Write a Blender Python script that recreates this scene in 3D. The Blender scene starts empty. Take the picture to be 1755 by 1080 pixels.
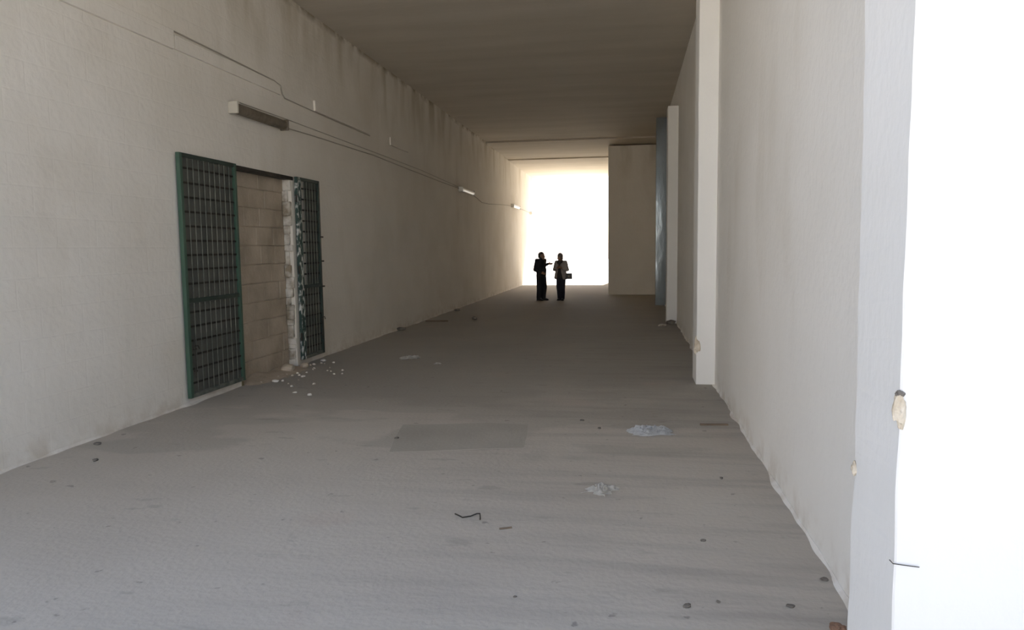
import bpy, bmesh, math, random
from mathutils import Vector, Matrix, noise

# ------------------------------------------------------------------ camera, sky, sun, exposure
S = bpy.context.scene
COL = S.collection
F_PX, YAW, PITCH, ROLL, CAM_H = 1262.87, -.1583, -.0907, -.012, 1.8
fw = Vector((math.sin(YAW) * math.cos(PITCH), math.cos(YAW) * math.cos(PITCH), math.sin(PITCH)))
r0 = Vector((math.cos(YAW), -math.sin(YAW), 0))
u0 = r0.cross(fw)
rx = r0 * math.cos(ROLL) + u0 * math.sin(ROLL)
ux = -r0 * math.sin(ROLL) + u0 * math.cos(ROLL)
cd = bpy.data.cameras.new('camera')
cd.sensor_fit = 'HORIZONTAL'
cd.sensor_width = 36
cd.lens = 36 * F_PX / 1755
cd.clip_end = 500
cam = bpy.data.objects.new('camera', cd)
COL.objects.link(cam)
cam.matrix_world = Matrix(((rx.x, ux.x, -fw.x, 0), (rx.y, ux.y, -fw.y, 0), (rx.z, ux.z, -fw.z, CAM_H), (0, 0, 0, 1)))
S.camera = cam

w = bpy.data.worlds.new('sky')
S.world = w
w.use_nodes = True
nt = w.node_tree
nt.nodes.clear()
sky = nt.nodes.new('ShaderNodeTexSky')
sky.sky_type = 'NISHITA'
sky.sun_disc = False
sky.sun_elevation = math.radians(50)
sky.sun_rotation = math.radians(15)
sky.dust_density = 2.5
mixn = nt.nodes.new('ShaderNodeMix')
mixn.data_type = 'RGBA'
mixn.inputs[0].default_value = .25
mixn.inputs[7].default_value = (5.2, 5.8, 7.0, 1)
bg = nt.nodes.new('ShaderNodeBackground')
bg.inputs[1].default_value = .28
out = nt.nodes.new('ShaderNodeOutputWorld')
nt.links.new(sky.outputs[0], mixn.inputs[6])
nt.links.new(mixn.outputs[2], bg.inputs[0])
nt.links.new(bg.outputs[0], out.inputs[0])

sd = bpy.data.lights.new('sun', 'SUN')
sd.energy = 24.0
sd.angle = math.radians(.6)
sd.color = (1, .935, .84)
sun = bpy.data.objects.new('sun', sd)
COL.objects.link(sun)
sun_dir = Vector((.06, math.cos(math.radians(50)), math.sin(math.radians(50)))).normalized()
sun.rotation_euler = sun_dir.to_track_quat('Z', 'Y').to_euler()

S.view_settings.view_transform = 'Standard'
S.view_settings.look = 'None'
S.view_settings.gamma = 1
S.view_settings.exposure = 0.38
S.cycles.max_bounces = 16
S.cycles.diffuse_bounces = 12
S.cycles.glossy_bounces = 6
S.cycles.use_denoising = True
S.cycles.sample_clamp_indirect = 12

# ------------------------------------------------------------------ helpers
rnd = random.Random(7)


def tag(o, label=None, cat=None, group=None, kind=None):
    if label: o['label'] = label
    if cat: o['category'] = cat
    if group: o['group'] = group
    if kind: o['kind'] = kind
    return o


def empty(name, loc=(0, 0, 0), label=None, cat=None, group=None, rz=0):
    o = bpy.data.objects.new(name, None)
    o.empty_display_size = .1
    o.location = loc
    o.rotation_euler = (0, 0, rz)
    COL.objects.link(o)
    return tag(o, label, cat, group)


def link(name, bm, mat, parent=None, smooth=False, loc=None):
    me = bpy.data.meshes.new(name)
    bmesh.ops.recalc_face_normals(bm, faces=bm.faces)
    bm.to_mesh(me)
    bm.free()
    if smooth:
        for p in me.polygons: p.use_smooth = True
    if mat: me.materials.append(mat)
    o = bpy.data.objects.new(name, me)
    COL.objects.link(o)
    if parent: o.parent = parent
    if loc: o.location = loc
    return o


def box(bm, x0, x1, y0, y1, z0, z1, bev=0, seg=1):
    t = bmesh.new()
    bmesh.ops.create_cube(t, size=1)
    for v in t.verts:
        v.co = Vector(((x0 + x1) / 2 + v.co.x * (x1 - x0), (y0 + y1) / 2 + v.co.y * (y1 - y0), (z0 + z1) / 2 + v.co.z * (z1 - z0)))
    if bev: bmesh.ops.bevel(t, geom=t.edges[:], offset=bev, segments=seg, affect='EDGES', profile=.6)
    me = bpy.data.meshes.new('t')
    t.to_mesh(me)
    t.free()
    bm.from_mesh(me)
    bpy.data.meshes.remove(me)


def tube(bm, pts, r, n=8, cap=True, radii=None):
    pts = [Vector(p) for p in pts]
    rings = []
    prev = None
    for i, p in enumerate(pts):
        a = pts[max(i - 1, 0)]
        b = pts[min(i + 1, len(pts) - 1)]
        d = (b - a).normalized()
        if prev is None:
            s = d.cross(Vector((0, 0, 1)))
            if s.length < .01: s = d.cross(Vector((0, 1, 0)))
            s.normalize()
        else:
            s = (prev - d * prev.dot(d)).normalized()
        prev = s
        t = d.cross(s)
        rr = radii[i] if radii else r
        rings.append([bm.verts.new(p + (s * math.cos(2 * math.pi * k / n) + t * math.sin(2 * math.pi * k / n)) * rr) for k in range(n)])
    for A, B in zip(rings, rings[1:]):
        for k in range(n): bm.faces.new((A[k], A[(k + 1) % n], B[(k + 1) % n], B[k]))
    if cap:
        bm.faces.new(rings[0][::-1])
        bm.faces.new(rings[-1])


def lump(name, mat, loc, size, seed, parent=None, sub=2, rough=.35, cut=-.35, rz=0, smooth=False):
    """an irregular stone or scrap that sits flat on what carries it"""
    bm = bmesh.new()
    bmesh.ops.create_icosphere(bm, subdivisions=sub, radius=.5)
    for v in bm.verts:
        n = noise.noise(v.co * 2.3 + Vector((seed * 3.7, seed * 1.3, seed)))
        n2 = noise.noise(v.co * 5 + Vector((seed, seed * 5.1, 2)))
        v.co *= 1 + rough * n + rough * .5 * n2
        v.co.z = max(v.co.z, cut)
    mz = min(v.co.z for v in bm.verts)
    R = Matrix.Rotation(rz, 3, 'Z')
    for v in bm.verts:
        v.co.z -= mz
        v.co = R @ Vector((v.co.x * size[0], v.co.y * size[1], v.co.z * size[2]))
    return link(name, bm, mat, parent, smooth, loc)


# ------------------------------------------------------------------ materials
def mat(name, col, rough=.8, metal=0, col2=None, scale=4, stretch=(1, 1, 1), detail=6, lo=.35, hi=.65, bump=0, bscale=None, spec=.5):
    m = bpy.data.materials.new(name)
    m.use_nodes = True
    N = m.node_tree
    b = N.nodes['Principled BSDF']
    b.inputs['Base Color'].default_value = (*col, 1)
    b.inputs['Roughness'].default_value = rough
    b.inputs['Metallic'].default_value = metal
    b.inputs['Specular IOR Level'].default_value = spec
    tc = N.nodes.new('ShaderNodeTexCoord')
    mp = N.nodes.new('ShaderNodeMapping')
    mp.inputs['Scale'].default_value = stretch
    N.links.new(tc.outputs['Object'], mp.inputs[0])
    m['map'] = 1
    if col2:
        nz = N.nodes.new('ShaderNodeTexNoise')
        nz.inputs['Scale'].default_value = scale
        nz.inputs['Detail'].default_value = detail
        N.links.new(mp.outputs[0], nz.inputs['Vector'])
        cr = N.nodes.new('ShaderNodeValToRGB')
        cr.color_ramp.elements[0].position = lo
        cr.color_ramp.elements[1].position = hi
        cr.color_ramp.elements[0].color = (*col, 1)
        cr.color_ramp.elements[1].color = (*col2, 1)
        N.links.new(nz.outputs['Fac'], cr.inputs[0])
        N.links.new(cr.outputs[0], b.inputs['Base Color'])
    if bump:
        nb = N.nodes.new('ShaderNodeTexNoise')
        nb.inputs['Scale'].default_value = bscale or scale * 3
        nb.inputs['Detail'].default_value = 8
        N.links.new(mp.outputs[0], nb.inputs['Vector'])
        bp = N.nodes.new('ShaderNodeBump')
        bp.inputs['Strength'].default_value = bump
        bp.inputs['Distance'].default_value = .02
        N.links.new(nb.outputs['Fac'], bp.inputs['Height'])
        N.links.new(bp.outputs[0], b.inputs['Normal'])
    return m


def mix_layer(m, fac_socket, col):
    """paint a second colour over what feeds Base Color"""
    N = m.node_tree
    b = N.nodes['Principled BSDF']
    src = b.inputs['Base Color'].links[0].from_socket if b.inputs['Base Color'].links else None
    mx = N.nodes.new('ShaderNodeMix')
    mx.data_type = 'RGBA'
    if src: N.links.new(src, mx.inputs[6])
    else: mx.inputs[6].default_value = b.inputs['Base Color'].default_value
    mx.inputs[7].default_value = (*col, 1)
    N.links.new(fac_socket, mx.inputs[0])
    N.links.new(mx.outputs[2], b.inputs['Base Color'])


def ramp(N, sock, a, b, va=0., vb=1.):
    r = N.nodes.new('ShaderNodeMapRange')
    r.inputs[1].default_value = a
    r.inputs[2].default_value = b
    r.inputs[3].default_value = va
    r.inputs[4].default_value = vb
    N.links.new(sock, r.inputs[0])
    return r.outputs[0]


def math_n(N, op, a, b):
    n = N.nodes.new('ShaderNodeMath')
    n.operation = op
    for i, s in enumerate((a, b)):
        if isinstance(s, (int, float)): n.inputs[i].default_value = s
        else: N.links.new(s, n.inputs[i])
    n.use_clamp = op in ('MULTIPLY', 'ADD')
    return n.outputs[0]


def noise_n(N, scale, detail=4, vec=None, stretch=None):
    n = N.nodes.new('ShaderNodeTexNoise')
    n.inputs['Scale'].default_value = scale
    n.inputs['Detail'].default_value = detail
    tc = N.nodes.new('ShaderNodeTexCoord')
    src = tc.outputs['Object']
    if stretch:
        mp = N.nodes.new('ShaderNodeMapping')
        mp.inputs['Scale'].default_value = stretch
        N.links.new(src, mp.inputs[0])
        src = mp.outputs[0]
    N.links.new(src, n.inputs['Vector'])
    return n.outputs['Fac']


def sep_n(N):
    tc = N.nodes.new('ShaderNodeTexCoord')
    s = N.nodes.new('ShaderNodeSeparateXYZ')
    N.links.new(tc.outputs['Object'], s.inputs[0])
    return s.outputs


def whitewash(name, col, col2, dirt=(.46, .38, .28), courses=True, base_dirt=True):
    """brushed whitewash over block courses, with splash dirt along the foot"""
    m = mat(name, col, .92, 0, col2, .9, (1, 1, 1), 8, .3, .72, .35, 14, spec=.25)
    N = m.node_tree
    z = sep_n(N)
    if base_dirt:
        n = noise_n(N, 5, 6)
        hgt = math_n(N, 'ADD', ramp(N, z['Z'], .0, .24, .42, .0), 0.)
        f = math_n(N, 'MULTIPLY', hgt, ramp(N, n, .42, .62))
        mix_layer(m, f, dirt)
    sm = ramp(N, noise_n(N, 1.3, 10, stretch=(1, 1, .35)), .58, .74, 0, .22)
    mix_layer(m, sm, (col[0] * .72, col[1] * .68, col[2] * .6))
    if courses:
        # damp smears and dark mould streaks under the ceiling
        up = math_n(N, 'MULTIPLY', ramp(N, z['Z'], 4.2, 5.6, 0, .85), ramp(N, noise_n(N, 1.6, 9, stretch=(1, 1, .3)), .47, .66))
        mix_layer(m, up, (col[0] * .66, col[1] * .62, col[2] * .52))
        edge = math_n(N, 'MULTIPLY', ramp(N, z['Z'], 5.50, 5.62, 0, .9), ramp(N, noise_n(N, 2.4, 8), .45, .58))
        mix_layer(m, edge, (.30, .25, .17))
        mix_layer(m, ramp(N, noise_n(N, .5, 9), .52, .66, 0, .30), (col[0] * .8, col[1] * .765, col[2] * .70))
        tc = N.nodes.new('ShaderNodeTexCoord')
        mp = N.nodes.new('ShaderNodeMapping')
        mp.inputs['Rotation'].default_value = (math.pi / 2, 0, math.pi / 2)
        cb = N.nodes.new('ShaderNodeCombineXYZ')
        N.links.new(math_n(N, 'ADD', z['X'], 0) if False else z['Y'], cb.inputs[0])
        N.links.new(z['Z'], cb.inputs[1])
        br = N.nodes.new('ShaderNodeTexBrick')
        br.inputs['Scale'].default_value = 1
        br.inputs['Brick Width'].default_value = .5
        br.inputs['Row Height'].default_value = .265
        br.inputs['Mortar Size'].default_value = .012
        br.inputs['Mortar Smooth'].default_value = .8
        N.links.new(cb.outputs[0], br.inputs['Vector'])
        b2 = N.nodes.new('ShaderNodeBump')
        b2.inputs['Strength'].default_value = .16
        b2.inputs['Distance'].default_value = .006
        b2.invert = True
        N.links.new(br.outputs['Fac'], b2.inputs['Height'])
        old = [n for n in N.nodes if n.type == 'BUMP' and n is not b2][0]
        N.links.new(b2.outputs[0], old.inputs['Normal'])
    return m


WALL_L = whitewash('left wall whitewash', (.76, .72, .65), (.83, .795, .735))
WALL_R = whitewash('right wall whitewash', (.79, .765, .72), (.84, .82, .785), courses=False)
WALL_B = whitewash('end block whitewash', (.74, .70, .63), (.79, .75, .685), base_dirt=False)
PILLAR = mat('pillar whitewash', (.80, .79, .765), .9, 0, (.84, .83, .81), 1.5, (1, 1, .7), 8, .3, .7, .16, 22, spec=.25)
CEIL = mat('ceiling concrete', (.52, .475, .40), .95, 0, (.60, .55, .475), .7, (.5, 2.5, 1), 8, .3, .7, .3, 8, spec=.2)
STONE = mat('limestone block', (.38, .32, .245), .95, 0, (.58, .50, .40), 2.2, (1, 1, 1), 8, .3, .7, .5, 20, spec=.2)
PLASTER = mat('broken plaster', (.72, .69, .63), .95, 0, (.33, .28, .21), 5, (1, 1, 1), 6, .42, .62, .6, 30, spec=.2)
SCAR = mat('exposed beige plaster', (.52, .44, .33), .95, 0, (.72, .65, .54), 9, (1, 1, 1), 6, .4, .65, .6, 40, spec=.2)
GREEN = mat('green gate paint', (.040, .085, .058), .42, 0, (.058, .115, .08), 6, (1, 1, .3), 5, .35, .7, .1, 40)
GREEN_D = mat('dark green bar paint', (.018, .032, .025), .5, 0, (.03, .05, .04), 8)
MESH = mat('dark wire backing', (.085, .088, .075), .75, 0, (.125, .125, .108), 5, (1, 1, .3), 6, .35, .7, .2, 90)
BARV = mat('lit upright bar', (.07, .085, .07), .5, .0, (.17, .175, .15), 10)  # lighter tone paints in the light caught by the bars
SPLAT = mat('plaster-splashed green paint', (.025, .055, .045), .6, 0, (.62, .63, .60), 16, (1, 1, .6), 8, .50, .62, .2, 60)
BLACKM = mat('black steel', (.018, .016, .013), .55, .2, (.04, .034, .025), 9)
LAMPB = mat('shade-darkened batten lamp body', (.13, .105, .075), .6, 0, (.19, .16, .12), 12)  # shaded underside of the grey batten painted in as dark brown
LAMPD = mat('dusty lamp end plastic', (.50, .47, .40), .5)
LAMPW = mat('white lamp plastic', (.80, .79, .75), .35)
TUBE = mat('fluorescent tube glass', (.86, .86, .84), .15)
CABLE = mat('painted over cable', (.46, .42, .36), .7)
CABLED = mat('grey cable', (.42, .385, .33), .7)
FILM = mat('blue grey glossy sheet', (.40, .47, .54), .13, .75, (.28, .33, .37), 1.2, (1, 1, .4), 5, .3, .7, .5, 1.6)
PAPER = mat('dusty white paper', (.74, .73, .70), .8, 0, (.60, .58, .53), 9, bump=.4, bscale=25)
PLASTICBAG = mat('thin white plastic', (.76, .78, .80), .3, 0, (.62, .64, .66), 7, bump=.5, bscale=22)
WOOD = mat('grey brown wood', (.13, .095, .065), .8, 0, (.19, .145, .10), 6, (1, 12, 12))
DARKBIT = mat('dark stone', (.10, .088, .075), .9, 0, (.20, .18, .155), 9, bump=.5, bscale=40)
RUSTY = mat('reddish brick', (.20, .11, .07), .9, 0, (.30, .19, .13), 9, bump=.5, bscale=40)
YARD = mat('grey earth yard', (.36, .345, .32), .95, 0, (.44, .42, .395), .6, bump=.3, bscale=9)
GROUND = mat('pale dusty yard', (.55, .53, .495), .95, 0, (.63, .61, .575), .6, bump=.3, bscale=9)
SKIN = mat('skin', (.34, .20, .135), .55)
HAIR_D = mat('short dark hair', (.02, .016, .013), .6, 0, (.04, .03, .025), 40)
HAIR_G = mat('greyish brown hair', (.17, .14, .125), .6, 0, (.24, .20, .18), 30, (1, 1, .2))
NAVY = mat('navy jacket cloth', (.015, .016, .022), .85, 0, (.02, .022, .03), 14, bump=.2, bscale=30)
TROU = mat('charcoal trouser cloth', (.018, .019, .023), .9, 0, (.024, .025, .03), 14)
TROUN = mat('dark navy trouser cloth', (.012, .013, .024), .9, 0, (.017, .019, .032), 14)
COAT = mat('light grey jacket cloth', (.33, .30, .29), .9, 0, (.40, .37, .355), 10, bump=.25, bscale=24)
SHIRT = mat('dark shirt', (.05, .045, .045), .9)
LEATHER = mat('black leather', (.016, .016, .015), .35, 0, (.024, .023, .022), 20, bump=.2, bscale=60)
METALB = mat('brass buckle', (.35, .27, .12), .3, 1)
EYE = mat('eye', (.35, .33, .3), .2)


def floor_material():
    m = mat('old screed', (.43, .395, .345), .82, 0, (.50, .465, .41), .55, (1, 1, 1), 9, .3, .7, .25, 26, spec=.5)
    N = m.node_tree
    p = sep_n(N)
    # brushed sweep lines across the bay, stronger on the right
    sw = ramp(N, noise_n(N, 1.1, 8, stretch=(.55, 5.5, 1)), .47, .68, 0, .5)
    side = ramp(N, p['X'], -2.4, .4, .12, 1)
    mix_layer(m, math_n(N, 'MULTIPLY', sw, side), (.285, .26, .235))
    # darker tone deeper in the hall with a ragged edge
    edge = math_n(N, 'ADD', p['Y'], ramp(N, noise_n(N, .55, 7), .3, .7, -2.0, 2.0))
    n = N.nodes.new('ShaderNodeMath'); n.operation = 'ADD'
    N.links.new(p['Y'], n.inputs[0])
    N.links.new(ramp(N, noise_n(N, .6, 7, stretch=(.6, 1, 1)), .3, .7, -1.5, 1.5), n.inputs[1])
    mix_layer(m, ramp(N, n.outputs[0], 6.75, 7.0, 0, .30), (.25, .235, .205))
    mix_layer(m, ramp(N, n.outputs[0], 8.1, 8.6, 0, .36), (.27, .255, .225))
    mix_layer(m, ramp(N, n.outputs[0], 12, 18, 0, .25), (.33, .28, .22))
    # dark blotch left of the middle
    # pinkish clay smears
    mix_layer(m, ramp(N, noise_n(N, .8, 5), .62, .72, 0, .35), (.45, .36, .31))
    # oil specks
    mix_layer(m, ramp(N, noise_n(N, 9, 3), .69, .735, 0, .55), (.16, .145, .13))
    mix_layer(m, ramp(N, noise_n(N, 2.2, 8, stretch=(1, 2.6, 1)), .64, .70, 0, .3), (.19, .175, .155))
    return m


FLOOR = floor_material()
PATCH = mat('smoother screed repair', (.345, .322, .28), .85, 0, (.40, .375, .33), 1.2, (1, 1, 1), 8, .3, .7, .2, 26, spec=.3)

# ------------------------------------------------------------------ the setting
XL, XR, ZC, Y0, Y1 = -5.126, 1.10, 5.63, 2.5, 40.0
DO0, DO1, DZ = 9.06, 10.76, 2.93

bm = bmesh.new()
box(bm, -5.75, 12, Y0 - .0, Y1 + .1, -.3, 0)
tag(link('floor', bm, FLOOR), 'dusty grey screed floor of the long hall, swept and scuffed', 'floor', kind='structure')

bm = bmesh.new()
box(bm, -60, 60, -40, Y0, -.35, -.004)
tag(link('ground_front', bm, YARD), 'grey dusty yard before the near entrance of the hall', 'ground', kind='structure')
bm = bmesh.new()
box(bm, -60, 60, Y1 + .1, 110, -.35, -.004)
tag(link('ground_back', bm, GROUND), 'sunlit pale yard beyond the far open end', 'ground', kind='structure')

bm = bmesh.new()
box(bm, XL - .5, XL, Y0, DO0, 0, ZC)
box(bm, XL - .5, XL, DO1, Y1, 0, ZC)
box(bm, XL - .5, XL, DO0, DO1, DZ, ZC)
tag(link('wall_left', bm, WALL_L), 'long whitewashed block wall with the green gate and lamps', 'wall', kind='structure')

bm = bmesh.new()
box(bm, XR, XR + .4, Y0 + .25, 28.3, 0, ZC)
tag(link('wall_right', bm, WALL_R), 'smooth whitewashed wall behind the pillars', 'wall', kind='structure')

bm = bmesh.new()
box(bm, -.78, XR + .4, 28.05, Y1, 0, ZC - .10)
tag(link('wall_end', bm, WALL_B), 'projecting whitewashed block beside the bright far opening', 'wall', kind='structure')

bm = bmesh.new()
box(bm, XR + .4, 14, Y0 + .002, Y0 + .4, 0, ZC + 1.4)
tag(link('wall_front', bm, PILLAR), 'bright white outer face at the near entrance, far right of the picture', 'wall', kind='structure')
bm = bmesh.new()
box(bm, -14, XL - .5, Y0, Y0 + .4, 0, ZC + 1.4)
tag(link('wall_front', bm, PILLAR), 'outer face left of the near entrance', 'wall', kind='structure')

bm = bmesh.new()
box(bm, XL - .5, XR + .4, Y0, 26.6, ZC, ZC + .4)
box(bm, XL - .5, XR + .4, 26.6, 31.6, ZC - .05, ZC + .4)
box(bm, XL - .5, XR + .4, 31.6, Y1, ZC - .10, ZC + .4)
box(bm, XL - .5, XR + .4, Y0, Y0 + .3, ZC + .4, ZC + 1.4)
tag(link('ceiling', bm, CEIL), 'dim flat concrete ceiling running the length of the hall', 'ceiling', kind='structure')


bm = bmesh.new()
box(bm, -45, 8, -34, -24, 0, 6.8)  # added out of view to bounce sunlight deep into the hall
tag(link('reflector', bm, GROUND), 'low pale sunlit building added unseen behind the camera, bouncing sun into the hall', 'reflector', kind='structure')

# pillars ------------------------------------------------------------------
def rough_edge_box(x0, x1, y0, y1, z0, z1, seed, amp=.008, n=44):
    """a plastered shaft whose arrises wander a little"""
    bm = bmesh.new()
    rings = []
    c = .006
    prof = [(x0 + c, y0), (x1 - c, y0), (x1, y0 + c), (x1, y1 - c), (x1 - c, y1), (x0 + c, y1), (x0, y1 - c), (x0, y0 + c)]
    for i in range(n + 1):
        z = z0 + (z1 - z0) * i / n
        a = noise.noise(Vector((seed, 0, z * 1.1))) * amp + noise.noise(Vector((seed, 3, z * 4.5))) * amp * .4
        b = noise.noise(Vector((seed, 9, z * 1.3))) * amp + noise.noise(Vector((seed, 13, z * 5))) * amp * .4
        ring = []
        for k, (x, y) in enumerate(prof):
            dx = (a if y < (y0 + y1) / 2 else b) if x < (x0 + x1) / 2 else 0
            dy = a * .6 if y < (y0 + y1) / 2 else 0
            ring.append(bm.verts.new((x + dx, y + dy, z)))
        rings.append(ring)
    for A, B in zip(rings, rings[1:]):
        for k in range(8): bm.faces.new((A[k], A[(k + 1) % 8], B[(k + 1) % 8], B[k]))
    bm.faces.new(rings[0][::-1])
    bm.faces.new(rings[-1])
    return bm


def scar(name, parent, c, size, axis, seed, m=SCAR):
    """shallow broken patch on an arris"""
    bm = bmesh.new()
    bmesh.ops.create_icosphere(bm, subdivisions=3, radius=.5)
    for v in bm.verts:
        n = noise.noise(v.co * 2.5 + Vector((seed, seed * 2, 0))) * .5 + noise.noise(v.co * 7 + Vector((seed, 1, 4))) * .25
        v.co *= 1 + n
        v.co = Vector((v.co.x * size[0], v.co.y * size[1], v.co.z * size[2]))
    return link(name, bm, m, parent, False, c)


p0 = tag(link('pillar', rough_edge_box(.86, XR + .40, Y0, 2.97, 0, ZC, 3.1, .016, 90), PILLAR), 'nearest white pillar at the entrance with bright outer face and chipped corner', 'pillar', 'white pillars along the right wall', 'structure')
p1 = tag(link('pillar', rough_edge_box(.862, XR + .05, 9.75, 10.3, 0, ZC, 5.7, .006), PILLAR), 'second white pillar from the entrance with a chip low on its left corner', 'pillar', 'white pillars along the right wall', 'structure')
p2 = tag(link('pillar', rough_edge_box(.865, XR + .05, 17.5, 17.95, 0, 4.98, 8.2, .006), PILLAR), 'third white pillar that stops short of the ceiling', 'pillar', 'white pillars along the right wall', 'structure')
p3 = tag(link('pillar', rough_edge_box(.79, XR + .05, 22.9, 23.3, 0, ZC, 1.9, .004), FILM), 'blue grey glossy pillar next to the projecting block', 'pillar', None, 'structure')
scar('chipped_patch', p0, (.861, 2.504, 1.262), (.040, .034, .105), 'x', 2)
scar('dark_chip', p0, (.861, 2.503, 1.318), (.026, .026, .026), 'x', 5, DARKBIT)  # dark lump on the corner, no recess is cut
scar('chipped_patch', p0, (.866, 2.962, .935), (.024, .045, .06), 'x', 4)
scar('chipped_patch', p1, (.880, 9.765, .50), (.085, .055, .24), 'x', 9)
bm = bmesh.new()
tube(bm, [(.853, 2.52, .757), (.855, 2.493, .756), (.90, 2.489, .753), (.935, 2.492, .749)], .0016, 6)
nail = link('bent_wire', bm, BLACKM)
tag(nail, 'bent wire stub sticking out low on the nearest pillar corner', 'wire')

# raised plaster bands high on the left wall
def band(n, y0, y1, z0, z1, d, label):
    bm = bmesh.new()
    box(bm, XL - .02, XL + d, y0, y1, z0, z1, .004)
    tag(link('trim_%d' % n, bm, WALL_L), label, 'plaster band', 'plaster bands high on the left wall', 'structure')


band(1, Y0, 7.89, 4.09, 4.30, .034, 'raised plaster band above the near end of the left wall')
band(2, 7.93, 10.5, 4.10, 4.26, .022, 'raised plaster band above the nearest wall lamp')
band(3, 11.7, 14.3, 4.08, 4.25, .03, 'raised plaster band just past the first lamp')
band(4, 15.6, 16.9, 4.05, 4.22, .03, 'short raised plaster band farther down the left wall')
bm = bmesh.new()  # thin dark tube stands in for the soft shadow line of the bands
tube(bm, [(XL + .02, 7.9, 4.295), (XL + .02, 9.3, 4.28), (XL + .02, 10.3, 4.265), (XL + .02, 10.5, 4.235), (XL + .02, 10.55, 4.12), (XL + .02, 10.62, 4.075), (XL + .02, 11.6, 4.065), (XL + .02, 14.3, 4.055)], .009, 8)
tag(link('shadow_line', bm, CABLED), 'thin dark line standing in for the shadow along the plaster bands above the lamp', 'shadow line')

def foot_fillet(n, x, sgn, y0, y1, material, label, gaps=()):
    """ragged mortar droppings along the foot of a wall"""
    bm = bmesh.new()
    prev = None
    k = 0
    y = y0
    while y <= y1:
        wd = max(.004, .022 + .055 * noise.noise(Vector((n, y * 1.7, 0))) + .03 * noise.noise(Vector((n, y * 3.5, 3))))
        hg = max(.004, .02 + .045 * noise.noise(Vector((n * 2, y * 2.1, 7))) + .02 * noise.noise(Vector((n, y * 4, 1))))
        if any(a < y < b for a, b in gaps): cur = None
        else:
            cur = [bm.verts.new((x - sgn * .01, y, -.01)), bm.verts.new((x + sgn * wd, y, -.004)), bm.verts.new((x + sgn * wd * .55, y, hg * .35)), bm.verts.new((x + sgn * .004, y, hg)), bm.verts.new((x - sgn * .01, y, hg))]
            if prev:
                for i in range(5): bm.faces.new((prev[i], prev[(i + 1) % 5], cur[(i + 1) % 5], cur[i]))
        prev = cur
        y += .06 if y < 15 else .15
    tag(link('trim_%d' % n, bm, material), label, 'mortar fillet', kind='structure')


foot_fillet(7, XL, 1, Y0 + .05, 39.5, WALL_L, 'ragged mortar droppings along the foot of the left wall', ((DO0 - .05, DO1 + .05),))
foot_fillet(8, XR, -1, 3.0, 27.9, WALL_R, 'ragged plaster droppings along the foot of the right wall')

# blocked doorway ----------------------------------------------------------
bm = bmesh.new()
z = 0
i = 0
while z < DZ - .01:
    h = min(.268, DZ - z)
    y = DO0 - (.25 if i % 2 else 0)
    while y < DO1:
        wdt = rnd.uniform(.42, .56)
        a, b = max(y, DO0), min(y + wdt, DO1)
        if b - a > .03:
            d = rnd.uniform(-.006, .006)
            box(bm, XL - .45, XL - .13 + d, a + .003, b - .003, z + .003, z + h - .003, .008)
        y += wdt
    z += h
    i += 1
box(bm, XL - .45, XL - .142, DO0, DO1, 0, DZ)
tag(link('wall_infill', bm, STONE), 'tan limestone block infill closing the old doorway', 'blocked doorway', kind='structure')

bm = bmesh.new()
r2 = random.Random(3)
zz = 0
while zz < DZ:
    hh = r2.uniform(.07, .22)
    box(bm, XL - .13, XL + r2.uniform(-.06, .006), DO1 - r2.uniform(.02, .07), DO1 + .01, zz, min(zz + hh, DZ), .012)
    zz += hh
for v in bm.verts:
    v.co += Vector((0, noise.noise(v.co * 9) * .015, noise.noise(v.co * 7 + Vector((4, 4, 4))) * .015))
tag(link('trim_5', bm, PLASTER), 'ragged white plaster edge on the right side of the blocked doorway', 'plaster edge', kind='structure')

df = empty('door_frame', (XL, DO0, 0), 'dark steel door frame around the blocked doorway', 'door frame')
bm = bmesh.new()
box(bm, -.10, .015, -.02, DO1 - DO0 + .05, DZ - .055, DZ + .0, .004)
link('lintel', bm, BLACKM, df)
bm = bmesh.new()
box(bm, -.12, .01, .0, .045, 0, DZ - .055, .004)
link('jamb', bm, mat('rust stained jamb', (.12, .10, .055), .7, 0, (.2, .165, .10), 8), df)

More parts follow.
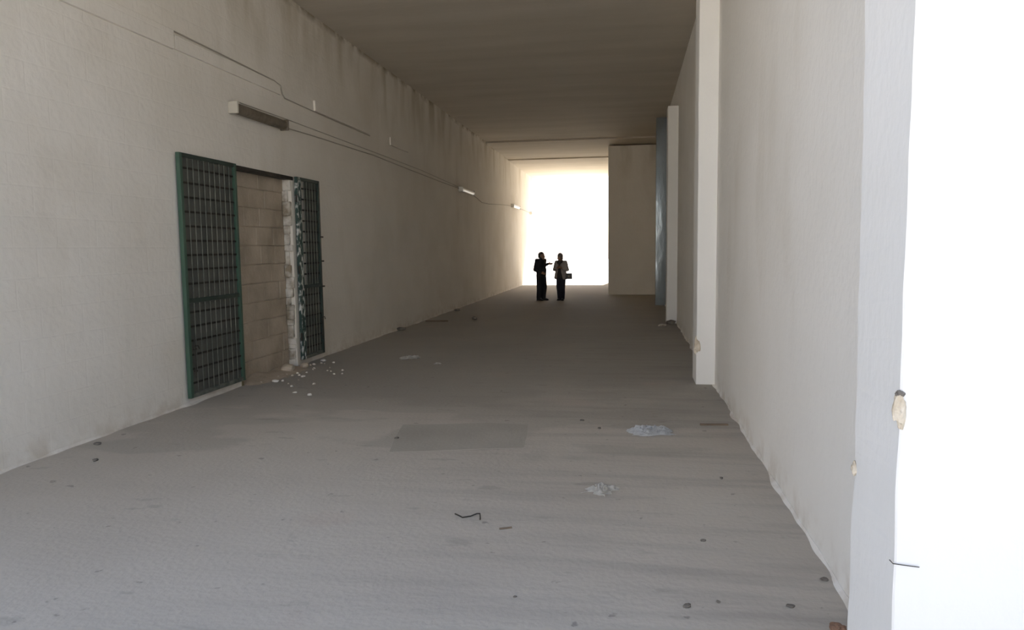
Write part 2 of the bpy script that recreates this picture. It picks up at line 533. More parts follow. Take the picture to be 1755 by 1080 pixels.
# gate leaves --------------------------------------------------------------
def gate_leaf(y0, y1, label, bars, open_col, hinge_low, side):
    W, H, zb = y1 - y0, 2.85, .085
    g = empty('metal_gate', (XL + .02, y0, 0), label, 'gate', 'green barred gate leaves')
    sw = .055
    right = side > 0
    bm = bmesh.new(); box(bm, 0, .05, 0, sw, zb, zb + H, .004); s1 = link('stile', bm, SPLAT if right else GREEN, g)
    if right: s1['label'] = 'stile splashed with white plaster'
    bm = bmesh.new(); box(bm, 0, .05, W - sw, W, zb, zb + H, .004); link('stile', bm, GREEN_D if right else GREEN, g)
    for a in (zb, zb + H - .05):
        bm = bmesh.new(); box(bm, .002, .048, sw, W - sw, a, a + .05, .004); link('rail', bm, GREEN_D if a > 1 else BARV, g)
    bm = bmesh.new(); box(bm, .004, .046, sw, W - sw, 1.20, 1.255, .004); link('rail', bm, GREEN_D, g)
    bm = bmesh.new()
    if open_col:
        box(bm, .010, .014, sw, W - sw, zb + .05, 1.20)
        box(bm, .010, .014, sw + .27, W - sw, 1.255, zb + H - .05)
    else:
        box(bm, .010, .014, sw, W - sw, zb + .05, zb + H - .05)
    pn = link('backing_sheet', bm, MESH, g); pn['label'] = 'dark backing sheet'
    n = 17
    hb = None
    for k in range(1, n):
        zc_ = zb + H * k / n
        if abs(zc_ - 1.23) < .06: continue
        if hb is None:
            bm = bmesh.new(); box(bm, .018, .030, sw, W - sw, -.0125, .0125, .002)
            hb = link('cross_bar', bm, BLACKM, g); hb.location = (0, 0, zc_)
        else:
            c = hb.copy(); COL.objects.link(c); c.parent = g; c.location = (0, 0, zc_)
    vb = None
    for k in range(1, bars + 1):
        yc = sw + (W - 2 * sw) * k / (bars + 1)
        if vb is None:
            bm = bmesh.new(); tube(bm, [(.036, 0, zb + .05), (.036, 0, zb + H - .05)], .0045, 8)
            vb = link('upright_bar', bm, BARV, g); vb.location = (0, yc, 0)
        else:
            c = vb.copy(); COL.objects.link(c); c.parent = g; c.location = (0, yc, 0)
    # bolt and hinges
    yh = W if not right else 0
    for zh in (.45, 1.5, 2.6):
        bm = bmesh.new(); tube(bm, [(.03, yh, zh - .06), (.03, yh, zh + .06)], .016, 10); link('hinge', bm, BLACKM, g)
    yb = sw + .04 if not right else W - sw - .04
    bm = bmesh.new(); tube(bm, [(.062, yb, .32), (.062, yb, .78)], .009, 8)
    bo = link('drop_bolt', bm, BLACKM, g)
    bm = bmesh.new(); tube(bm, [(.062, yb, .70), (.10, yb + .01, .70), (.10, yb + .03, .66)], .007, 8); link('bolt_handle', bm, BLACKM, bo)
    for zq in (.40, .66):
        bm = bmesh.new(); box(bm, .046, .075, yb - .02, yb + .02, zq - .012, zq + .012, .003); link('bolt_guide', bm, BLACKM, bo)
    return g


gl = gate_leaf(7.81, 9.05, 'wide green barred gate leaf folded against the wall left of the blocked doorway', 9, False, 0, -1)
gr = gate_leaf(10.83, 11.66, 'narrow green barred gate leaf right of the blocked doorway, stile splashed with white plaster', 6, True, 0, 1)
bm = bmesh.new(); box(bm, .004, .05, .075, .125, .085, 2.935, .004)
q = link('stile', bm, SPLAT, gr); q['label'] = 'inner stile splashed with white plaster'
for zq in (1.2, 1.62, 2.02):
    bm = bmesh.new(); box(bm, .02, .06, .80, .90, zq - .012, zq + .012, .003); link('catch', bm, BLACKM, gr)


# wall lamps ---------------------------------------------------------------
def wall_lamp(y0, y1, z, label, white):
    L = y1 - y0
    g = empty('batten_lamp', (XL, y0, z), label, 'wall lamp', 'batten lamps on the left wall')
    bm = bmesh.new(); box(bm, 0, .055, .03, L - .03, -.035, .035, .006); link('housing', bm, LAMPB, g)
    bm = bmesh.new()
    n = 10
    prof = [(.055 + .075 * math.sin(math.pi * k / n), -.072 * math.cos(math.pi * k / n)) for k in range(n + 1)]
    A = [bm.verts.new((x, .03, zz)) for x, zz in prof]
    B = [bm.verts.new((x, L - .03, zz)) for x, zz in prof]
    for k in range(n): bm.faces.new((A[k], A[k + 1], B[k + 1], B[k]))
    bm.faces.new(A); bm.faces.new(B[::-1]); bm.faces.new((A[0], B[0], B[-1], A[-1]))
    c = link('lamp_cover', bm, LAMPW if white else LAMPB, g, False)
    c['label'] = 'white lamp cover' if white else 'brown lamp cover with shade painted in'
    for a in (0, L - .04):
        bm = bmesh.new(); box(bm, 0, .135, a, a + .04, -.078, .078, .014, 2)
        e = link('end_cap', bm, LAMPW if white else (LAMPD if a == 0 else LAMPB), g)
        if a == 0 or white: e['label'] = 'pale end cap'
    return g


wall_lamp(9.03, 10.50, 3.655, 'dusty batten lamp with painted-in shade high on the wall above the left green gate leaf', False)
wall_lamp(22.1, 23.9, 3.60, 'white batten lamp halfway down the left wall', True)
wall_lamp(32.2, 34.2, 3.655, 'white batten lamp near the far opening on the left wall', True)
wall_lamp(38.3, 39.6, 3.60, 'small pale batten lamp at the very end of the left wall', True)


def cable(pts, m, label, r=.006):
    bm = bmesh.new(); tube(bm, pts, r, 6)
    tag(link('cable', bm, m), label, 'cable', 'cables along the left wall')


xw = XL + .016
cable([(xw, 9.3, 3.765), (xw, 10.6, 3.775), (xw, 13, 3.77), (xw, 15.5, 3.765), (xw, 18, 3.75), (xw, 22.0, 3.66)], CABLED, 'upper thin cable from the nearest lamp to the middle lamp')
cable([(xw, 10.52, 3.64), (xw, 11.6, 3.665), (xw, 14.5, 3.70), (xw, 17, 3.665), (xw, 20, 3.63), (xw, 22.1, 3.62)], CABLED, 'lower cable leaving the right end of the nearest lamp', .009)
cable([(xw, 23.9, 3.58), (xw, 24.8, 3.50), (xw, 25.6, 3.40), (xw, 27, 3.42), (xw, 29, 3.52), (xw, 31, 3.60), (xw, 32.2, 3.63)], CABLE, 'pale cable sagging between the middle lamp and the far lamp', .014)
cable([(xw, 34.2, 3.65), (xw, 36, 3.64), (xw, 38.3, 3.60)], CABLE, 'pale cable running from the far lamp to the end of the wall', .012)

# floor repair -------------------------------------------------------------
bm = bmesh.new()
pts = [(-2.11, 6.18), (-1.7, 6.27), (-1.3, 6.38), (-.94, 6.45), (-.97, 6.9), (-1.02, 7.33), (-1.45, 7.36), (-1.9, 7.25), (-2.3, 7.19), (-2.22, 6.7)]
lo = [bm.verts.new((x, y, -.02)) for x, y in pts]
hi = [bm.verts.new((x, y, .001)) for x, y in pts]
bm.faces.new(hi)
for k in range(len(pts)):
    bm.faces.new((lo[k], lo[(k + 1) % len(pts)], hi[(k + 1) % len(pts)], hi[k]))
tag(link('trim_6', bm, PATCH), 'smooth four-sided screed repair in the middle of the floor', 'floor patch', kind='structure')

# ------------------------------------------------------------------ litter and rubble
def crumple(name, m, loc, size, seed, label, cat, rz=0):
    """a crushed sheet: creased facets, ragged outline, edges touching the floor"""
    bm = bmesh.new()
    n = 22
    R = Matrix.Rotation(rz, 3, 'Z')
    g = []
    for i in range(n + 1):
        row = []
        for j in range(n + 1):
            u, v = i / n * 2 - 1, j / n * 2 - 1
            q = Vector((u * 1.1 + seed, v * 1.1 - seed, seed))
            cr = noise.voronoi(q * 1.6)[0]
            c2 = noise.voronoi(q * 3.4)[0]
            edge = max(0, 1 - max(abs(u), abs(v)) ** 2.2)
            h = (.15 + 1.0 * (cr[1] - cr[0]) + .8 * (c2[1] - c2[0])) * edge
            x = u * .5 * (1 - .32 * abs(noise.noise(Vector((seed, v * 1.7, 1)))) * 2) + .07 * noise.noise(q * 3)
            y = v * .5 * (1 - .32 * abs(noise.noise(Vector((u * 1.7, seed, 5)))) * 2) + .07 * noise.noise(q * 3 + Vector((9, 9, 9)))
            row.append(bm.verts.new(R @ Vector((x * size[0], y * size[1], .004 + h * size[2]))))
        g.append(row)
    for i in range(n):
        for j in range(n): bm.faces.new((g[i][j], g[i + 1][j], g[i + 1][j + 1], g[i][j + 1]))
    r = bmesh.ops.solidify(bm, geom=bm.faces[:], thickness=.003)
    for v in bm.verts: v.co.z = max(v.co.z, .0005)
    return tag(link(name, bm, m, None, False, loc), label, cat)


crumple('plastic_bag', PLASTICBAG, (.20, 7.17, 0), (.46, .36, .075), 2.2, 'crumpled white plastic bag lying on the floor near the right wall', 'plastic bag', .2)
crumple('crumpled_paper', PAPER, (-.19, 5.37, 0), (.23, .29, .055), 5.5, 'crumpled off-white paper scrap in the middle of the near floor', 'paper', -.5)
crumple('crumpled_paper', PAPER, (-3.58, 11.69, 0), (.36, .26, .06), 8.1, 'small white paper scrap on the darker floor past the doorway', 'paper', .4)
crumple('crumpled_paper', PAPER, (-2.97, 11.12, 0), (.13, .1, .03), 3.3, 'tiny white scrap right of the paper past the doorway', 'paper', .4)
bm = bmesh.new(); box(bm, -.14, .14, -.014, .014, 0, .016, .003)
st = link('wood_stick', bm, WOOD, None, False, (.845, 7.505, 0)); st.rotation_euler = (0, 0, .1)
tag(st, 'short dark wooden stick on the floor beside the right wall', 'stick')
bm = bmesh.new()
tube(bm, [(-.085, .05, .006), (-.05, .02, .006), (-.02, -.01, .006), (.03, .02, .006), (.07, .035, .02), (.085, .06, .012), (.10, .0, .006), (.105, -.03, .005)], .0045, 6)
tag(link('wire_scrap', bm, BLACKM, None, False, (-1.08, 4.69, 0)), 'thin bent dark wire scrap on the near floor left of centre', 'wire')
bm = bmesh.new(); tube(bm, [(-.04, -.015, .005), (0, .0, .006), (.035, .02, .005)], .006, 6)
tag(link('twig', bm, WOOD, None, False, (-.78, 4.53, 0)), 'tiny dark twig just right of the bent wire scrap', 'twig')
tag(lump('brick_fragment', RUSTY, (.965, 3.49, 0), (.07, .05, .04), 4, rough=.7, sub=3), 'reddish brick fragment at the bottom edge beside the nearest pillar', 'brick fragment')
bits = [(.45, 4.49, .035, 'small dark stone on the near floor, right of centre'), (.29, 3.63, .05, 'dark stone at the bottom edge, left one of three'), (.45, 3.70, .028, 'smallest dark stone at the bottom edge, middle one of three'),
        (.80, 3.70, .042, 'dark stone at the bottom edge, right one of three nearest the pillar'), (-2.19, 6.64, .05, 'dark bit on the left edge of the floor repair'), (-.29, 7.24, .05, 'dark bit on the floor left of the plastic bag'),
        (-.48, 7.56, .05, 'dark bit behind and left of the plastic bag'), (-.58, 3.62, .022, 'tiny dark stone alone on the near floor left of centre'), (.71, 5.76, .035, 'dark pebble on the floor right of the crumpled paper'),
        (1.04, 4.03, .045, 'dark pebble against the foot of the right wall'), (-4.95, 6.11, .07, 'dark clod at the foot of the left wall, nearest of them'), (-4.58, 5.62, .06, 'dark clod on the floor at the left, before the wall')]
for k, (x, y, s, lab) in enumerate(bits):
    tag(lump('stone_fragment', DARKBIT, (x, y, 0), (s * 1.0, s * .7, s * .4), k + 1.5, rz=k), lab, 'stone', 'dark stones on the floor')
far = [(-5.03, 15.77, .16, 'dark clod at the foot of the left wall past the gate'), (-4.93, 20.79, .16, 'dark clod at the foot of the left wall before the people'), (-3.91, 18.38, .14, 'dark clod on the floor out from the left wall')]
for k, (x, y, s, lab) in enumerate(far):
    tag(lump('stone_fragment', DARKBIT, (x, y, 0), (s * 1.2, s, s * .5), k + 21.5, rz=k), lab, 'stone', 'dark stones on the floor')
bm = bmesh.new(); box(bm, -.28, .28, -.03, .03, 0, .03, .004)
st = link('wood_stick', bm, WOOD, None, False, (-4.72, 17.7, 0)); st.rotation_euler = (0, 0, .12)
tag(st, 'dark wooden strip on the floor along the left wall past the gate', 'stick')
tag(lump('stone_fragment', DARKBIT, (.95, 17.32, 0), (.22, .16, .12), 31), 'dark rubble lump at the foot of the short pillar', 'stone', 'rubble at the short pillar')
tag(lump('plaster_chip', PLASTER, (.74, 16.9, 0), (.17, .12, .06), 33), 'pale plaster piece lying before the short pillar', 'plaster chip', 'rubble at the short pillar')

# dust heap and plaster chips at the blocked doorway
bm = bmesh.new()
nx, ny = 14, 40
grid = []
for a in range(nx + 1):
    row = []
    for b in range(ny + 1):
        x = -.27 + .52 * a / nx
        y = .03 + (DO1 - DO0 - .06) * b / ny
        ex = max(0, 1 - a / nx)
        hgt = .11 * ex ** 1.3 * (.55 + .9 * noise.noise(Vector((x * 3, y * 2.2, 1)))) + .012 * noise.noise(Vector((x * 20, y * 20, 0)))
        fade = min(1, b / 4, (ny - b) / 4)
        row.append(bm.verts.new((x, y, max(-.012, hgt * fade - .008))))
    grid.append(row)
for a in range(nx):
    for b in range(ny): bm.faces.new((grid[a][b], grid[a + 1][b], grid[a + 1][b + 1], grid[a][b + 1]))
tag(link('rubble_dust', bm, STONE, None, True, (XL + .15, DO0, 0)), 'low heap of tan mortar dust at the foot of the blocked doorway', 'rubble', kind='stuff')
chips = [(-4.80, 9.38, .075, 'bright plaster chip in front of the blocked doorway'), (-4.60, 9.80, .06, 'plaster chip in front of the right side of the doorway'), (-3.93, 8.54, .055, 'bright plaster chip farthest out on the floor from the doorway'),
         (-4.18, 8.66, .045, 'small plaster chip left of the farthest one'), (-4.42, 9.08, .05, 'plaster chip between the doorway and the farthest chip'), (-4.91, 11.24, .075, 'plaster chip below the narrow gate leaf')]
for k, (x, y, s, lab) in enumerate(chips):
    tag(lump('plaster_chip', PAPER, (x, y, 0), (s * 1.3, s, s * .6), k + 41.5, rz=k * 1.3), lab, 'plaster chip', 'plaster chips at the doorway')
r3 = random.Random(11)
base = None
for k in range(30):
    t = r3.random()
    x = -5.0 + abs(r3.gauss(0, .36))
    y = r3.uniform(9.15, 11.1)
    s = r3.uniform(.4, 1.0)
    if base is None:
        base = lump('plaster_chip', PLASTER, (x, y, 0), (.05, .04, .03), 77)
        tag(base, 'small plaster crumb among those scattered on the floor below the blocked doorway', 'plaster chip', 'plaster crumbs below the doorway')
        c = base
    else:
        c = base.copy(); COL.objects.link(c)
        c.location = (x, y, .0)
    c.scale = (s, s, s)
    c.rotation_euler = (0, 0, r3.uniform(0, 6))
tag(lump('stone_block', STONE, (-5.02, 10.20, .0), (.22, .20, .15), 52, rz=.3, rough=.15), 'broken tan stone in the heap at the doorway foot', 'stone')
tag(lump('stone_block', STONE, (-4.95, 10.62, .0), (.13, .12, .09), 54, rz=.3, rough=.2), 'smaller tan stone below the ragged plaster edge', 'stone')


# ------------------------------------------------------------------ people
def capsule(bm, a, b, ra, rb, n=12, m=5, sx=1.0, axis=None):
    """tapered capsule from a to b; sx flattens it along axis"""
    a, b = Vector(a), Vector(b)
    d = (b - a)
    L = max(d.length, 1e-5)
    d = d / L
    s = d.cross(Vector((0, 0, 1)))
    if s.length < .05: s = d.cross(Vector((0, 1, 0)))
    s.normalize()
    t = d.cross(s)
    rings = []
    prof = [(-ra * math.cos(math.pi / 2 * k / m), ra * math.sin(math.pi / 2 * k / m)) for k in range(m + 1)]
    prof += [(L + rb * math.sin(math.pi / 2 * k / m), rb * math.cos(math.pi / 2 * k / m)) for k in range(m + 1)]
    vs = []
    for h, r in prof:
        if r < 1e-4 or len(rings) == 0 and h < -ra * .999:
            vs.append([bm.verts.new(a + d * h)])
        else:
            vs.append([bm.verts.new(a + d * h + (s * math.cos(2 * math.pi * k / n) + t * math.sin(2 * math.pi * k / n)) * r) for k in range(n)])
        rings.append(1)
    new = [v for r in vs for v in r]
    for A, B in zip(vs, vs[1:]):
        if len(A) == 1 and len(B) == 1: continue
        if len(A) == 1:
            for k in range(n): bm.faces.new((A[0], B[(k + 1) % n], B[k]))
        elif len(B) == 1:
            for k in range(n): bm.faces.new((A[k], A[(k + 1) % n], B[0]))
        else:
            for k in range(n): bm.faces.new((A[k], A[(k + 1) % n], B[(k + 1) % n], B[k]))
    if axis is not None:
        axis = Vector(axis).normalized()
        for v in new:
            q = v.co - a
            v.co = a + q - axis * q.dot(axis) * (1 - sx)


def ellip(bm, c, r, X=None, Y=None):
    X = Vector(X or (1, 0, 0)).normalized()
    Y = Vector(Y or (0, 1, 0)).normalized()
    Z = X.cross(Y)
    t = bmesh.ops.create_uvsphere(bm, u_segments=20, v_segments=14, radius=1)
    c = Vector(c)
    for v in t['verts']: v.co = c + X * v.co.x * r[0] + Y * v.co.y * r[1] + Z * v.co.z * r[2]


def fuse(name, bm, m, parent=None, voxel=.008, smooth=4, fold=0, loc=None):
    """grow the overlapping volumes into one continuous surface"""
    me = bpy.data.meshes.new(name)
    bmesh.ops.recalc_face_normals(bm, faces=bm.faces)
    bm.to_mesh(me); bm.free()
    o = bpy.data.objects.new(name, me)
    COL.objects.link(o)
    rm = o.modifiers.new('r', 'REMESH'); rm.mode = 'VOXEL'; rm.voxel_size = voxel
    sm = o.modifiers.new('s', 'SMOOTH'); sm.iterations = smooth; sm.factor = .5
    dg = bpy.context.evaluated_depsgraph_get()
    dg.update()
    me2 = bpy.data.meshes.new_from_object(o.evaluated_get(dg))
    o.modifiers.clear()
    o.data = me2
    bpy.data.meshes.remove(me)
    me2.name = name
    me2.materials.clear(); me2.materials.append(m)
    if fold:
        for v in me2.vertices:
            v.co += v.normal * fold * noise.noise(Vector((v.co.x * 9, v.co.y * 9, v.co.z * 5)))
    for p in me2.polygons: p.use_smooth = True
    if parent: o.parent = parent
    if loc: o.location = loc
    return o


def hand(bm, wrist, d, nrm, curl, thumb_side):
    """palm, four unequal bent fingers and a thumb from the side of the palm"""
    wrist, d, nrm = Vector(wrist), Vector(d).normalized(), Vector(nrm)
    nrm = (nrm - d * nrm.dot(d)).normalized()
    s = d.cross(nrm) * thumb_side
    k = wrist + d * .085
    for t in (-.028, -.010, .010, .028):
        capsule(bm, wrist + s * t * .7 + d * .01, k + s * t, .016, .013, 8, 3)
    for t, L in ((-.031, .058), (-.0105, .072), (.0105, .078), (.031, .070)):
        a = k + s * t
        d1 = (d * math.cos(curl * .5) + nrm * math.sin(curl * .5))
        d2 = (d * math.cos(curl * 1.2) + nrm * math.sin(curl * 1.2))
        d3 = (d * math.cos(curl * 1.7) + nrm * math.sin(curl * 1.7))
        b = a + d1 * L * .45; c = b + d2 * L * .32; e = c + d3 * L * .25
        capsule(bm, a, b, .0095, .009, 8, 3); capsule(bm, b, c, .009, .0083, 8, 3); capsule(bm, c, e, .0083, .007, 8, 3)
    a = wrist + d * .03 + s * .032
    b = a + (d * .7 + s * .6 + nrm * .3).normalized() * .038
    c = b + (d * .9 + s * .2 + nrm * .4).normalized() * .03
    capsule(bm, a, b, .013, .0105, 8, 3); capsule(bm, b, c, .0105, .0085, 8, 3)


def head(bm, c, f, up=(0, 0, 1), k=1.0):
    """skull, jaw, nose, brow, lips and ears around the centre c, facing f"""
    c, f, up = Vector(c), Vector(f).normalized(), Vector(up).normalized()
    l = up.cross(f).normalized()
    P = lambda a, b, h: c + f * a * k + l * b * k + up * h * k
    ellip(bm, P(-.012, 0, .022), (.098 * k, .076 * k, .100 * k), f, l)
    ellip(bm, P(.024, 0, -.045), (.066 * k, .060 * k, .076 * k), f, l)
    ellip(bm, P(.058, 0, -.098), (.026 * k, .028 * k, .020 * k), f, l)
    capsule(bm, P(.084, 0, .016), P(.109, 0, -.030), .009 * k, .014 * k, 8, 3)
    for sgn in (-1, 1):
        capsule(bm, P(.082, .008 * sgn, .030), P(.070, .045 * sgn, .030), .011 * k, .009 * k, 8, 3)
        ellip(bm, P(.062, .040 * sgn, -.030), (.028 * k, .022 * k, .022 * k), f, l)
        ellip(bm, P(-.010, .080 * sgn, -.004), (.018 * k, .010 * k, .032 * k), f, l)
        ellip(bm, P(.104, .010 * sgn, -.034), (.011 * k, .010 * k, .009 * k), f, l)
    capsule(bm, P(.088, -.020, -.064), P(.088, .020, -.064), .0085 * k, .0085 * k, 8, 3)
    capsule(bm, P(.085, -.017, -.077), P(.085, .017, -.077), .0085 * k, .0085 * k, 8, 3)
    return P


def shoe(name, ankle, d, parent, m=LEATHER, L=.26, heel=.012):
    ankle, d = Vector(ankle), Vector(d).normalized()
    bm = bmesh.new()
    s = Vector((-d.y, d.x, 0))
    g = Vector((ankle.x, ankle.y, 0))
    for t in (-.018, .018):
        capsule(bm, g - d * .055 + s * t + Vector((0, 0, .035)), g + d * (L - .11) + s * t + Vector((0, 0, .03)), .033, .028, 10, 4)
    capsule(bm, g - d * .02 + Vector((0, 0, .05)), g + Vector((0, 0, .11)), .045, .044, 12, 4)
    capsule(bm, g + d * .03 + Vector((0, 0, .055)), g + d * .11 + Vector((0, 0, .045)), .038, .03, 12, 4)
    for v in bm.verts: v.co.z = max(v.co.z, .001)
    o = fuse(name, bm, m, parent, .007, 2)
    bm = bmesh.new()
    box(bm, -.09, L - .075, -.046, .046, 0, heel, .005)
    R = Matrix(((d.x, s.x, 0), (d.y, s.y, 0), (0, 0, 1)))
    for v in bm.verts: v.co = R @ v.co + g
    link('sole', bm, SHIRT, o)
    return o


def person(loc, f, hd, hf, sh, el, wr, hn, hnn, curls, hip, kn, an, hz, k, label, thumbs=(1, -1)):
    """skeleton joints in, one continuous skin-coloured body out"""
    bm = bmesh.new()
    P = head(bm, hd, hf, (0, 0, 1), k)
    hd = Vector(hd)
    pel = (Vector(hip[0]) + Vector(hip[1])) / 2
    chest = (Vector(sh[0]) + Vector(sh[1])) / 2
    capsule(bm, hd + Vector((0, 0, -.04)) - Vector(hf) * .015, chest + Vector((0, 0, .02)), .050, .058, 12, 4)
    f = Vector(f).normalized()
    for t in (-.07, .0, .07):
        l = Vector((-f.y, f.x, 0))
        capsule(bm, chest + l * t + Vector((0, 0, -.06)), pel + l * t * .9 + Vector((0, 0, .04)), .085, .088, 12, 4)
    for i in (0, 1):
        capsule(bm, chest + Vector((0, 0, .0)), sh[i], .06, .05)
        capsule(bm, sh[i], el[i], .046, .036)
        capsule(bm, el[i], wr[i], .036, .024)
        hand(bm, wr[i], hn[i], hnn[i], curls[i], thumbs[i])
        capsule(bm, hip[i], kn[i], .078, .052)
        capsule(bm, kn[i], an[i], .050, .034)
        capsule(bm, an[i], Vector(an[i]) + Vector((0, 0, -.04)), .035, .03)
    body = fuse('person', bm, SKIN, None, .0075, 2)
    body.location = loc
    tag(body, label, 'person')
    for sgn in (-1, 1):
        bm = bmesh.new(); ellip(bm, P(.079, .031 * sgn, .008), (.0125 * k, .0125 * k, .0125 * k))
        link('eye', bm, EYE, body, True)
    return body, P


# the man -----------------------------------------------------------------
f = Vector((.88, -.47, 0)).normalized()
l = Vector((-f.y, f.x, 0))           # his left
ctr = Vector((-.01, 0, 0))
shR, shL = ctr - l * .195 + Vector((-.035, 0, 1.355)), ctr + l * .18 + Vector((.015, 0, 1.355))
elR, elL = shR + Vector((-.055, -.03, -.30)), shL + Vector((-.035, -.06, -.19))
wrR, wrL = elR + f * .23 + Vector((.0, .06, -.10)), elL + Vector((.165, -.07, .085))
hipR, hipL = ctr - l * .095 + Vector((-.015, 0, .84)), ctr + l * .095 + Vector((.005, 0, .84))
knR, knL = hipR + f * .02 + Vector((-.015, 0, -.41)), hipL + f * .03 + Vector((.01, 0, -.41))
anR, anL = Vector((hipR.x - .02, hipR.y, .085)), Vector((hipL.x + .01, hipL.y, .085))
hdM = Vector((.012, 0, 1.515))
hfM = Vector((.94, -.34, -.06)).normalized()
man, P = person((-2.955, 25.02, 0), f, hdM, hfM, (shR, shL), (elR, elL), (wrR, wrL), ((.9, .1, -.25), (.98, -.1, .0)), ((0, .9, -.3), (0, 1, -.15)), (.5, .14),
                (hipR, hipL), (knR, knL), (anR, anL), 0, 1.03, 'person in dark jacket and trousers gesturing with one hand, left of the pair', (1, 1))
bm = bmesh.new()                                     # hair
ellip(bm, P(-.022, 0, .034), (.104, .083, .104), hfM, l)
ellip(bm, P(-.055, 0, -.02), (.064, .078, .075), hfM, l)
fuse('hair', bm, HAIR_D, man, .007, 2)
bm = bmesh.new()                                     # jacket
chest = (shR + shL) / 2
for t in (-.085, -.03, .03, .085):
    capsule(bm, chest + l * t + Vector((0, 0, -.055)), ctr + l * t * .95 + Vector((0, 0, 1.0)), .128, .132, 14, 5)
    capsule(bm, ctr + l * t * .95 + Vector((0, 0, 1.0)), ctr + l * t + Vector((0, 0, .875)), .132, .128, 14, 5)
ellip(bm, ctr + f * .06 + Vector((0, 0, 1.04)), (.125, .15, .14), f, l)
for a, b, c_ in ((shR, elR, wrR), (shL, elL, wrL)):
    capsule(bm, chest + Vector((0, 0, .012)), a, .070, .066)
    capsule(bm, a, b, .074, .066)
    capsule(bm, b, b.lerp(c_, .92), .062, .046)
capsule(bm, chest + Vector((0, 0, .03)) + f * .01, chest + Vector((0, 0, .075)) + f * .015, .068, .064)
for v in bm.verts: v.co.z = max(v.co.z, .80)
jk = fuse('jacket', bm, NAVY, man, 0.011, 3, .008)
bm = bmesh.new()
tube(bm, [chest + f * .140 + Vector((0, 0, .0)), ctr + f * .183 + Vector((0, 0, 1.05)), ctr + f * .130 + Vector((0, 0, .86))], .006, 6)
link('zip', bm, BLACKM, jk)
bm = bmesh.new()                                     # trousers
for h, n_, a in ((hipR, knR, anR), (hipL, knL, anL)):
    capsule(bm, h + Vector((0, 0, .03)), n_, .112, .096)
    capsule(bm, n_, a + Vector((0, 0, .01)), .094, .082)
capsule(bm, hipR + Vector((0, 0, .04)), hipL + Vector((0, 0, .04)), .105, .105)
for v in bm.verts: v.co.z = max(v.co.z, .045)
fuse('trousers', bm, TROU, man, 0.011, 3, .008)
shoe('shoe', anR, (.75, -.66, 0), man)
shoe('shoe', anL, (1, -.15, 0), man)

# the woman ----------------------------------------------------------------
f = Vector((-.42, -.9, 0)).normalized()
l = Vector((-f.y, f.x, 0))           # her left, towards the right of the picture
ctr = Vector((.0, 0, 0))
shR, shL = ctr - l * .175 + Vector((0, 0, 1.30)), ctr + l * .175 + Vector((0, 0, 1.30))
elR, elL = shR + Vector((-.065, -.03, -.25)), shL + Vector((.065, -.04, -.25))
wrR, wrL = Vector((-.115, -.22, 1.10)), Vector((.06, -.24, 1.09))
hipR, hipL = ctr - l * .085 + Vector((0, 0, .82)), ctr + l * .085 + Vector((0, 0, .82))
knR, knL = hipR + f * .02 + Vector((.012, 0, -.40)), hipL + f * .02 + Vector((-.012, 0, -.40))
anR, anL = Vector((hipR.x + .025, hipR.y, .08)), Vector((hipL.x - .025, hipL.y, .08))
hdW = Vector((-.035, -.01, 1.475))
hfW = Vector((-.55, -.80, -.22)).normalized()
woman, P = person((-2.29, 25.02, 0), f, hdW, hfW, (shR, shL), (elR, elL), (wrR, wrL), ((.8, -.35, .25), (-.75, -.35, .35)), ((.1, .4, .9), (-.1, .4, .9)), (.7, .7),
                  (hipR, hipL), (knR, knL), (anR, anL), 0, .93, 'person in light grey jacket with hands together, right of the pair', (1, -1))
bm = bmesh.new()
hl = Vector((0, 0, 1)).cross(hfW).normalized()
ellip(bm, P(-.022, 0, .034), (.100, .086, .102), hfW, hl)
for sgn in (-1, 1):
    capsule(bm, P(-.03, .062 * sgn, .02), P(-.035, .062 * sgn, -.155), .034, .044, 12, 4)
capsule(bm, P(-.065, 0, .0), P(-.065, 0, -.17), .064, .066, 12, 4)
fuse('hair', bm, HAIR_G, woman, .007, 2, .006)
bm = bmesh.new()
for t in (-.06, 0, .06):
    capsule(bm, ctr + l * t + f * .012 + Vector((0, 0, 1.27)), ctr + l * t + f * .012 + Vector((0, 0, .84)), .098, .102)
fuse('top', bm, SHIRT, woman, 0.011, 2)
bm = bmesh.new()                                     # open jacket
chest = (shR + shL) / 2
for t in (-.115, -.08, -.04, 0, .04, .08, .115):
    back = -.045 if abs(t) < .05 else (-.01 if abs(t) < .1 else .012)
    rr = .062 if abs(t) < .05 else .085
    capsule(bm, chest + l * t * .85 + f * back + Vector((0, 0, -.03)), ctr + l * t * .95 + f * back + Vector((0, 0, .98)), rr, rr + .008, 14, 4)
    capsule(bm, ctr + l * t * .95 + f * back + Vector((0, 0, .98)), ctr + l * t * 1.42 + f * back + Vector((0, 0, .78)), rr + .008, rr + .004, 14, 4)
for sgn in (-1, 1):                                  # fronts
    capsule(bm, ctr + l * .085 * sgn + f * .06 + Vector((0, 0, 1.24)), ctr + l * .115 * sgn + f * .085 + Vector((0, 0, .98)), .055, .062, 12, 4)
    capsule(bm, ctr + l * .115 * sgn + f * .085 + Vector((0, 0, .98)), ctr + l * .165 * sgn + f * .08 + Vector((0, 0, .77)), .06, .055, 12, 4)
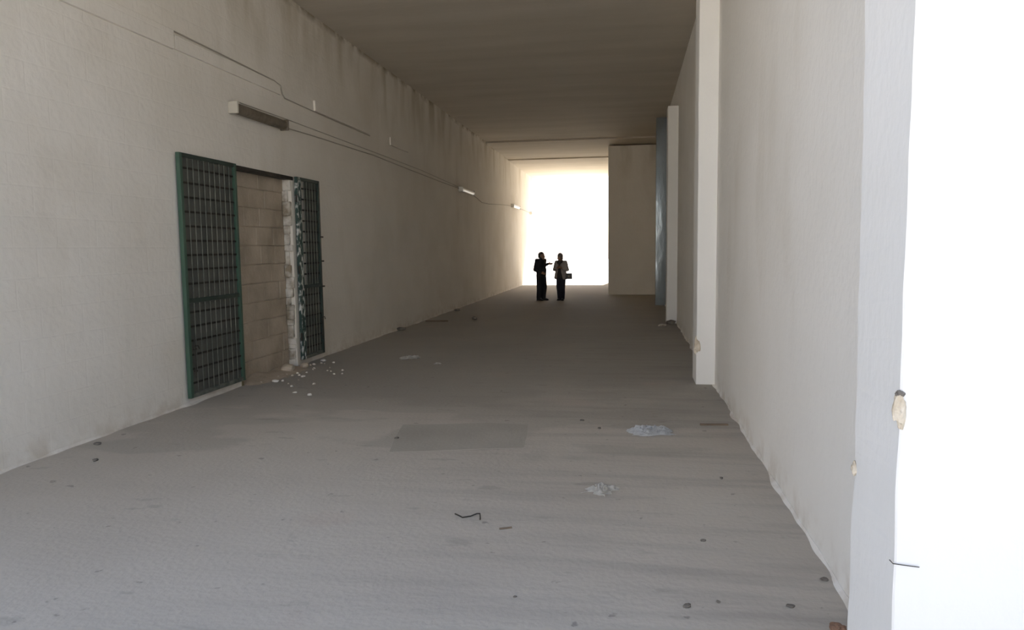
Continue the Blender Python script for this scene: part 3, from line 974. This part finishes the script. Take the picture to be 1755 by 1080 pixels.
for a, b, c_ in ((shR, elR, wrR), (shL, elL, wrL)):
    capsule(bm, chest + f * -.02 + Vector((0, 0, .012)), a, .060, .062)
    capsule(bm, a, b, .066, .062)
    capsule(bm, b, b.lerp(c_, .92), .062, .046)
for v in bm.verts: v.co.z = max(v.co.z, .715)
jk = fuse('jacket', bm, COAT, woman, 0.011, 3, .010)
for sgn in (-1, 1):
    bm = bmesh.new()
    capsule(bm, chest + l * .05 * sgn + f * .03 + Vector((0, 0, .055)), ctr + l * .055 * sgn + f * .125 + Vector((0, 0, 1.17)), .018, .022, 10, 3)
    link('collar', bm, COAT, jk, True)
bm = bmesh.new()
for h, n_, a in ((hipR, knR, anR), (hipL, knL, anL)):
    capsule(bm, h + Vector((0, 0, .02)), n_, .098, .088)
    capsule(bm, n_, a + Vector((0, 0, .0)), .086, .076)
capsule(bm, hipR + Vector((0, 0, .04)), hipL + Vector((0, 0, .04)), .10, .10)
for v in bm.verts: v.co.z = max(v.co.z, .04)
fuse('trousers', bm, TROUN, woman, 0.011, 3, .006)
shoe('shoe', anR, (-.35, -.94, 0), woman, L=.235)
shoe('shoe', anL, (.0, -1, 0), woman, L=.235)

# handbag over her left forearm
hb_ = empty('handbag', (-2.29 + .285, 25.02 - .205, .735), 'black handbag hanging from the forearm of the person in the grey jacket', 'handbag')
bm = bmesh.new()
box(bm, -.115, .115, -.045, .045, 0, .20, .022, 3)
for v in bm.verts:
    v.co.x *= 1 - .10 * v.co.z / .2
    v.co.y *= 1 - .35 * v.co.z / .2
link('bag_body', bm, LEATHER, hb_, True)
bm = bmesh.new(); box(bm, -.108, .108, -.050, -.036, .09, .195, .006, 2); link('flap', bm, LEATHER, hb_)
bm = bmesh.new(); box(bm, -.014, .014, -.058, -.046, .085, .110, .003); link('buckle', bm, METALB, hb_)
bm = bmesh.new()
tube(bm, [(-.085, 0, .18), (-.085, .02, .22), (-.10, .10, .27), (-.10, .12, .32), (-.06, .08, .40), (-.01, .03, .33), (.02, .015, .27), (.06, 0, .22), (.08, 0, .18)], .007, 8)
link('handle', bm, LEATHER, hb_, True)
